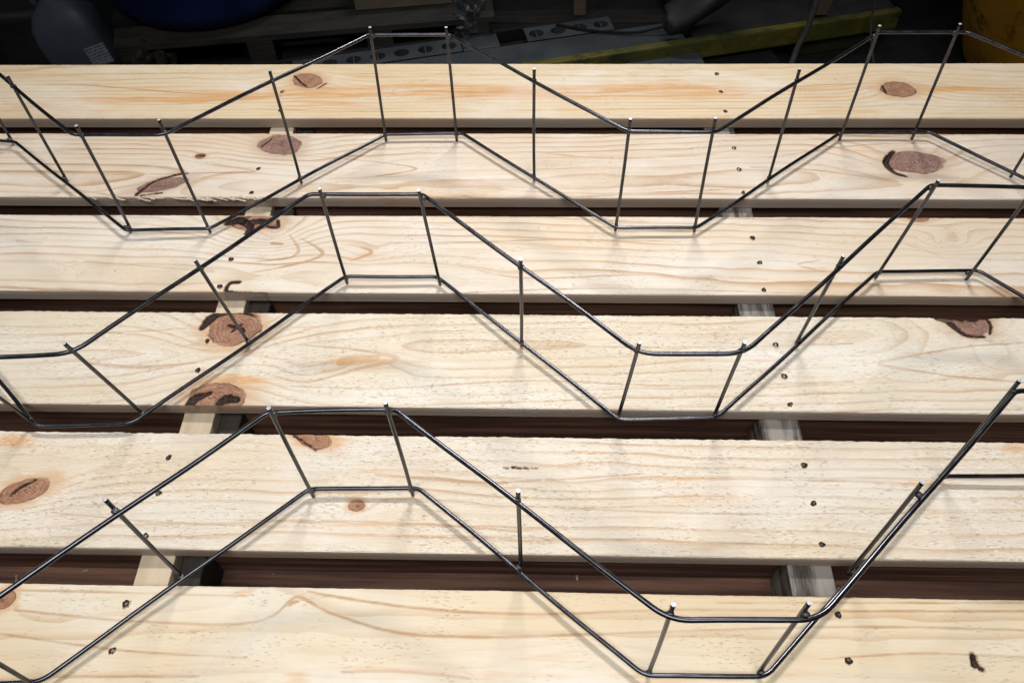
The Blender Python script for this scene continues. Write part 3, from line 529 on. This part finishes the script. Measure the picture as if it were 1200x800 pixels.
for j, D in enumerate(WIRES):
    base = Vector((0, sum(p[1] for p in D['bottom']) / len(D['bottom']), 0))
    root = empty('wire_bar_support', base)
    tag(root, TXT[j][0], 'wire support', 'zigzag wire bar supports lying across the planks')
    WP = {}
    for nm, fr_, bk_ in (('top', (.010, .018, .017)[j], (.005, .006, .006)[j]), ('bottom', (.007, .010, .010)[j], (.005, .007, .008)[j])):
        pts = [Vector(p) - base for p in D[nm]]
        rad = [fr_ if (k - 2) % 4 in (0, 1) else bk_ for k in range(len(pts))]
        P = subdivide(fillet(pts, rad), .02, j * 7 + (nm == 'top'), .0011)
        WP[nm] = P
        bm_obj(nm + '_wire', tube_bm(P, RW), [M['wire'], M['cut']], root)
    Bp = D['bottom']
    # reused below to find where rung and wire meet
    for q, R in enumerate(D['rungs']):
        a = Vector(R[:3]) - base; b = Vector(R[3:]) - base
        d = (b - a).normalized(); d3 = d / d.z
        # which stretch of the zigzag this rung stands on
        ylow = min(p[1] for p in Bp); yh = max(p[1] for p in Bp)
        frac = (R[1] - ylow) / (yh - ylow)
        side = -.0042 if frac > .80 and not (j == 2 and R[0] > .4) else .0042
        offv = Vector((0, side, 0))
        lo = a - d3 * (.0088); hi = b
        lo = lo + offv; hi = hi + offv
        r = random.Random(q * 13 + j); k1 = Vector((r.uniform(-.0006, .0006), 0, 0))
        P = [lo, lo.lerp(hi, .02), lo.lerp(hi, .3) + k1, lo.lerp(hi, .6) + k1, lo.lerp(hi, .98), hi]
        bm = tube_bm(P, RR)
        rg = bm_obj('rung', bm, [M['wire'], M['cut']], root)
        # two small welds where the rung meets the wires
        for nm in ('bottom', 'top'):
            wb = bmesh.new(); bmesh.ops.create_icosphere(wb, subdivisions=2, radius=1)
            for v in wb.verts: v.co = Vector((v.co.x * .0040, v.co.y * .0032, v.co.z * .0030)) * (1 + .15 * math.sin(v.co.x * 9 + q))
            best = None
            for w0, w1 in zip(WP[nm], WP[nm][1:]):
                e1 = w1 - w0; e2 = hi - lo; w_ = w0 - lo; A_ = e1.dot(e1); B_ = e1.dot(e2); C_ = e2.dot(e2); D_ = e1.dot(w_); E_ = e2.dot(w_)
                den = A_ * C_ - B_ * B_
                if den < 1e-12: continue
                s_ = min(1, max(0, (B_ * E_ - C_ * D_) / den)); t_ = min(1, max(0, (E_ + s_ * B_) / C_))
                pa = w0 + e1 * s_; pb = lo + e2 * t_; dd = (pa - pb).length
                if best is None or dd < best[0]: best = (dd, pa, pb)
            c = (best[1] + best[2]) / 2
            bm_obj('weld', wb, M['weld'], rg, c, smooth=True)

# ------------------------------------------------------------------ background things, on the floor behind
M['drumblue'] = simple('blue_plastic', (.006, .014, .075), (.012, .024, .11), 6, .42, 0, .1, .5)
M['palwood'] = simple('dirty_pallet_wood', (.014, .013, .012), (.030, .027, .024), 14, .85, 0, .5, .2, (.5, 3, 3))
M['lightedge'] = simple('scuffed_pallet_wood', (.026, .024, .021), (.050, .045, .039), 20, .85, 0, .5, .2, (.5, 3, 3))
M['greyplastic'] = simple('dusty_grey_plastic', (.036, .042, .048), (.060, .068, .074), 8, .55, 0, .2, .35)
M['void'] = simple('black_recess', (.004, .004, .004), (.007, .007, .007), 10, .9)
M['card'] = simple('brown_cardboard', (.15, .12, .085), (.20, .155, .11), 12, .85)
M['yellow'] = simple('worn_yellow_paint', (.060, .070, .020), (.145, .115, .016), 7, .6, 0, .3, .3, (1, 1, 1), 5, (.3, .7), (.03, .028, .014))
M['green'] = simple('dark_olive_paint', (.022, .028, .010), (.035, .04, .014), 7, .6)
M['orange'] = simple('scratched_orange_plastic', (.42, .18, .012), (.62, .32, .022), 5, .5, 0, .3, .4, (1, 1, 1), 5, (.3, .7), (.05, .02, .006))
M['jug'] = simple('frosted_grey_plastic', (.055, .065, .080), (.082, .094, .115), 9, .5, 0, .15, .4)
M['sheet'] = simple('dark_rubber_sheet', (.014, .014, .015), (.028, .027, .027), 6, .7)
M['rope'] = simple('grey_strap', (.035, .035, .035), (.07, .07, .065), 40, .8)
M['postwood'] = simple('brown_post_wood', (.10, .078, .05), (.16, .12, .08), 16, .8, 0, .4, .2, (3, 3, .5))

# blue drum
dz = lathe_bm([(.0, 0), (.235, 0), (.262, .006), (.276, .022), (.287, .045), (.29, .055), (.29, .30), (.297, .31), (.297, .33), (.29, .34), (.29, .58), (.297, .59), (.297, .61), (.29, .62), (.29, .84), (.283, .87), (.294, .872), (.294, .89), (.275, .89), (.275, .878), (.0, .878)], 72)
dr = empty('plastic_drum', (-.914, 2.146, -.42))
tag(dr, 'big blue plastic drum standing on the dirty pallet behind the planks', 'drum')
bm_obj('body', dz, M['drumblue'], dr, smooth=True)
if False: bm_obj('chime_ring', lathe_bm([(.286, .014), (.296, .018), (.298, .03), (.292, .040), (.286, .040)], 72), M['greyplastic'], dr, smooth=True)
for a in (.6, 3.7):
    bm_obj('bung', lathe_bm([(.032, 0), (.032, .012), (.026, .015), (0, .015)], 20), M['void'], dr, (.19 * math.cos(a), .19 * math.sin(a), .878))

# wooden pallet under the drum
pr = empty('wooden_pallet', (-.66, 2.19, -.55), .135)
tag(pr, 'dirty grey wooden pallet carrying the blue drum and the cardboard box', 'pallet')
for k in range(7):
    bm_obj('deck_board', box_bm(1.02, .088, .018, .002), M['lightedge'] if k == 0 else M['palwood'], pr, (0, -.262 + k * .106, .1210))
for xx in (-.46, -.115, .20, .46):
    for yy in (-.26, .05, .36):
        bm_obj('block', box_bm(.07, .09, .092, .003), M['lightedge'] if yy < 0 else M['palwood'], pr, (xx, yy, .0655))
for yy in (-.26, .05, .36):
    bm_obj('bottom_board', box_bm(1.02, .10, .018, .002), M['palwood'], pr, (0, yy, .0095))

# cardboard box
bx = empty('cardboard_box', (-.375, 2.125, -.42), .13)
tag(bx, 'small brown cardboard box on the pallet, right of the blue drum', 'box')
bm_obj('carton', box_bm(.26, .26, .16, .003), M['card'], bx, (0, 0, .082))
bm_obj('tape', box_bm(.262, .045, .002, 0), simple('buff_tape', (.12, .09, .05), (.14, .10, .06), 20, .4), bx, (0, 0, .1635))

# grey jerrycan on the floor
jg = empty('jerrycan', (-1.150, 1.80, -.55), .22)
jg.scale = (.84, .84, .92)
tag(jg, 'frosted grey plastic jerrycan with a white label, left of the blue drum', 'jerrycan')
def can_bm():
    bm = bmesh.new(); rows = []; n = 32
    for z, sx, sy in ((0, .080, .062), (.012, .092, .072), (.16, .096, .075), (.20, .096, .075), (.235, .090, .070), (.265, .070, .055), (.285, .045, .036), (.295, .030, .028), (.315, .028, .028)):
        row = []
        for k in range(n):
            a = 2 * math.pi * k / n; ca, sa = math.cos(a), math.sin(a); e = .45 if z < .27 else .8
            row.append(bm.verts.new((math.copysign(abs(ca) ** e, ca) * sx, math.copysign(abs(sa) ** e, sa) * sy, z)))
        rows.append(row)
    bm.faces.new(rows[0][::-1]); bm.faces.new(rows[-1])
    for a, b in zip(rows, rows[1:]):
        for k in range(n): bm.faces.new((a[k], a[(k + 1) % n], b[(k + 1) % n], b[k]))
    return bm
cb = bm_obj('body', can_bm(), M['jug'], jg, (0, 0, 0), (-.25, -.22, 0), smooth=True)
hn = [Vector((-.045, 0, .275)), Vector((-.055, 0, .315)), Vector((-.02, 0, .335)), Vector((.03, 0, .335)), Vector((.065, 0, .31)), Vector((.07, 0, .265))]
bm_obj('handle', tube_bm(subdivide(fillet(hn, [.02] * 6), .02, 1, 0), .011, 10, capmat=0), M['jug'], jg, (0, 0, 0), (-.25, -.22, 0), smooth=True)
bm_obj('cap', lathe_bm([(.033, .30), (.033, .328), (.028, .333), (0, .333)], 24), M['void'], jg, (0, 0, 0), (-.25, -.22, 0))
def label_mat():
    N = NT('printed_label'); P = N.pos()
    sx = N.new('ShaderNodeSeparateXYZ'); N.put(sx.inputs[0], P)
    row = N.math('FRACT', N.math('MULTIPLY', sx.outputs[2], 130.0))
    ink = N.math('MULTIPLY', N.smooth(row, .45, .55), N.smooth(N.noise(N.scale(P, (260, 1, 130)), 1, 2), .42, .5))
    return N.done(N.mix(N.math('MULTIPLY', ink, .8), (.20, .22, .25), (.03, .03, .035)), .6)
bm_obj('label_sticker', box_bm(.062, .0015, .055, 0), label_mat(), jg, (.055, -.098, .185), (-.25, -.22, 0))

# grey plastic pallet with slotted openings
gp = empty('plastic_pallet', (-.17, 1.86, -.55), .235)
tag(gp, 'grey plastic pallet with rows of oval slots, lying on the floor behind the planks', 'pallet')
def slot_panel(n, cell, hgt, rx, ry, th):
    """flat strip with n real oval openings, top at z = 0, walls going down"""
    bm = bmesh.new(); K = 24
    for q in range(n):
        cx = (q - (n - 1) / 2) * cell; outer = []; inner = []; low = []
        for k in range(K):
            a = 2 * math.pi * (k + .5) / K; ca, sa = math.cos(a), math.sin(a)
            s = min(cell / 2 / max(abs(ca), 1e-6), hgt / 2 / max(abs(sa), 1e-6))
            outer.append(bm.verts.new((cx + ca * s, sa * s, 0)))
            inner.append(bm.verts.new((cx + ca * rx, sa * ry, 0))); low.append(bm.verts.new((cx + ca * rx, sa * ry, -th)))
        for k in range(K):
            l = (k + 1) % K
            bm.faces.new((outer[k], outer[l], inner[l], inner[k])); bm.faces.new((inner[k], inner[l], low[l], low[k]))
        for k in range(K):   # close the corners of the cell
            l = (k + 1) % K; A, B = outer[k].co, outer[l].co
            if abs(A.x - B.x) > 1e-5 and abs(A.y - B.y) > 1e-5:
                cxn = cx + math.copysign(cell / 2, A.x - cx); cyn = math.copysign(hgt / 2, A.y)
                bm.faces.new((outer[k], bm.verts.new((cxn, cyn, 0)), outer[l]))
    return bm
TOPZ = .078
bm_obj('base_panel', box_bm(1.30, .62, .040, .006), M['void'], gp, (.15, .10, .021))
PA = (-.225, -.0, TOPZ); 
bm_obj('slotted_panel', slot_panel(7, .0635, .062, .020, .016, .03), M['greyplastic'], gp, (-.245, .055, TOPZ))
bm_obj('slotted_panel', slot_panel(4, .0600, .062, .020, .016, .03), M['greyplastic'], gp, (.275, .055, TOPZ))
for cxx, nn, cell in ((-.245, 7, .0635), (.275, 4, .06)):
    for q in range(nn):
        if q % 3 != 1:
            bm_obj('slot_bar', box_bm(.004, .032, .012, 0), M['greyplastic'], gp, (cxx + (q - (nn - 1) / 2) * cell, .055, TOPZ - .0075))
bm_obj('rim', box_bm(1.10, .20, .036, .004), M['greyplastic'], gp, (.03, -.078, TOPZ - .0185))
bm_obj('rim', box_bm(.10, .062, .036, .004), M['greyplastic'], gp, (.030, .055, TOPZ - .0185))
bm_obj('rib', box_bm(.90, .014, .034, .003), M['void'], gp, (-.1, .096, TOPZ - .018))

# dark rail and posts of a timber frame
fr = empty('rail_with_posts', (.10, 2.10, -.55))
tag(fr, 'dark timber rail with a brown upright post, behind the slotted grey pallet', 'timber frame')
bm_obj('rail', box_bm(.95, .060, .045, .003), M['palwood'], fr, (.10, -.01, .0235))
bm_obj('post', box_bm(.034, .030, .45, .002), M['postwood'], fr, (.018, .0, .274))
bm_obj('post', box_bm(.034, .030, .45, .002), M['postwood'], fr, (.50, .0, .274))

# yellow edged platform
A = Vector((.0769, 1.8018, -.44)); Bv = Vector((.9704, 2.0184, -.44)); ang = math.atan2(Bv.y - A.y, Bv.x - A.x); L = (Bv - A).length
yp = empty('yellow_platform', (A.x, A.y, -.55), ang)
tag(yp, 'dark platform with a worn yellow front edge, right of the grey slotted pallet', 'platform')
bm_obj('edge', box_bm(L + .12, .024, .054, .005), M['yellow'], yp, (L / 2 - .06, -.001, .11 - .027))
bm_obj('deck', box_bm(L * .62, .42, .028, .004), M['sheet'], yp, (L * .69 - .01, .222, .096))
bm_obj('foot', box_bm(.46, .05, .064, .004), M['green'], yp, (.16, .03, .0335))
bm_obj('foot', box_bm(.22, .05, .064, .004), M['green'], yp, (L - .17, .03, .0335))
bm_obj('foot', box_bm(.30, .06, .078, .004), M['green'], yp, (L / 2, .38, .041))

# curved dark sheet leaning over the platform
def curved_sheet():
    bm = bmesh.new(); rows = []
    P0 = [(.330, 1.92, -.405), (.345, 1.885, -.425), (.41, 1.885, -.385), (.49, 1.90, -.33), (.56, 1.93, -.25), (.60, 1.97, -.15)]
    Q0 = [(.330, 1.94, -.385), (.36, 1.945, -.375), (.395, 1.95, -.34), (.43, 1.97, -.29), (.46, 1.99, -.22), (.48, 2.02, -.12)]
    for p, q in zip(P0, Q0):
        p = Vector(p); q = Vector(q); row = []
        for k in range(7):
            s = k / 6; v = p.lerp(q, s) + Vector((0, -.045 * math.sin(math.pi * s), .012 * math.sin(math.pi * s))); row.append(bm.verts.new(v))
        rows.append(row)
    for a, b in zip(rows, rows[1:]):
        for k in range(6): bm.faces.new((a[k], a[k + 1], b[k + 1], b[k]))
    bmesh.ops.recalc_face_normals(bm, faces=bm.faces[:])
    bmesh.ops.solidify(bm, geom=bm.faces[:], thickness=.006)
    bmesh.ops.subdivide_edges(bm, edges=bm.edges[:], cuts=1, use_grid_fill=True, smooth=.5)
    return bm
o = bm_obj('rubber_flap', curved_sheet(), M['sheet'], smooth=True)
tag(o, 'curved dark grey rubber flap resting on the yellow edged platform', 'rubber flap')

# brown slat leaning, strap
o = bm_obj('brown_slat', box_bm(.040, .018, .42, .002), M['postwood'], None, (.765, 1.985, -.44 + .218), (0, .10, .2))
tag(o, 'short brown timber slat standing on the platform above its yellow edge', 'slat')
pts = [Vector(v) for v in ((.700, 1.945, -.10), (.690, 1.915, -.25), (.700, 1.900, -.36), (.690, 1.885, -.42), (.676, 1.870, -.455), (.665, 1.845, -.50), (.640, 1.82, -.54))]
o = bm_obj('strap', tube_bm(subdivide(fillet(pts, [.02] * 7), .012, 3, .004), .008, 8, capmat=0), M['rope'], smooth=True)
tag(o, 'crumpled grey strap hanging down over the yellow platform edge', 'strap')
pts = [Vector(v) for v in ((.860, 1.985, -.10), (.868, 1.965, -.30), (.872, 1.95, -.42), (.880, 1.925, -.47), (.905, 1.88, -.545))]
o = bm_obj('cord', tube_bm(subdivide(fillet(pts, [.03] * 5), .02, 5, .002), .0032, 8, capmat=0), M['rope'], smooth=True)
tag(o, 'thin dark cord drooping over the right part of the yellow edge', 'cord')
pts = [Vector(v) for v in ((.05, 1.99, -.467), (.16, 1.955, -.466), (.26, 1.945, -.464), (.33, 1.95, -.450), (.42, 1.97, -.433))]
o = bm_obj('cable', tube_bm(subdivide(fillet(pts, [.03] * 5), .02, 8, .001), .0035, 8, capmat=0), M['void'], smooth=True)
tag(o, 'thin black cable lying across the slotted grey pallet and the platform', 'cable')

# orange tub at the right
ob = empty('orange_tub', (1.385, 1.93, -.55))
tag(ob, 'scratched orange plastic tub cut off by the right edge of the picture', 'tub')
bm_obj('body', lathe_bm([(0, .0), (.215, 0), (.225, .01), (.262, .10), (.335, .30), (.375, .45), (.39, .45), (.39, .462), (.365, .462), (.25, .10), (.21, .02), (0, .02)], 72), M['orange'], ob, smooth=True)
bm_obj('rim', lathe_bm([(.374, .425), (.398, .43), (.402, .45), (.395, .468), (.362, .468)], 72), M['orange'], ob, smooth=True)

# small clutter on the floor
def lump(name, loc, sx, sy, sz, mat, seed, amp, lab, cat):
    r = random.Random(seed); bm = bmesh.new(); bmesh.ops.create_icosphere(bm, subdivisions=4, radius=1)
    d_ = [(Vector((r.uniform(-1, 1), r.uniform(-1, 1), r.uniform(-1, 1))).normalized(), r.uniform(4, 11), r.uniform(0, 6)) for _ in range(7)]
    for v in bm.verts:
        n = v.co.normalized(); k = 1 + amp * sum(abs(math.sin(f_ * n.dot(a_) + p_)) - .6 for a_, f_, p_ in d_) / 4
        v.co = Vector((n.x * sx * k, n.y * sy * k, max(-.6, n.z) * sz * k + sz * .6))
    o = bm_obj(name, bm, mat, None, loc); tag(o, lab, cat); return o
lump('oily_rag', (-1.035, 1.865, -.548), .055, .06, .075, simple('oily_brown_rag', (.022, .018, .015), (.060, .047, .036), 30, .9, 0, .6), 3, .8, 'crumpled dark brown rag on the floor between jerrycan and blue drum', 'rag')
lump('plastic_bag', (-.185, 1.985, -.500), .035, .04, .085, simple('crumpled_film', (.030, .031, .033), (.10, .10, .105), 24, .35, 0, .5, .6), 8, 1.0, 'crumpled dark plastic bag at the right end of the wooden pallet', 'bag')
# grey bucket-like dark sack far left behind the jug
o = bm_obj('plastic_sheet', box_bm(.16, .10, .20, .03, seg=4), M['sheet'], None, (-1.355, 1.905, -.447), (0, .12, .3), smooth=True)
tag(o, 'dark folded plastic sack half hidden left of the grey jerrycan', 'sack')
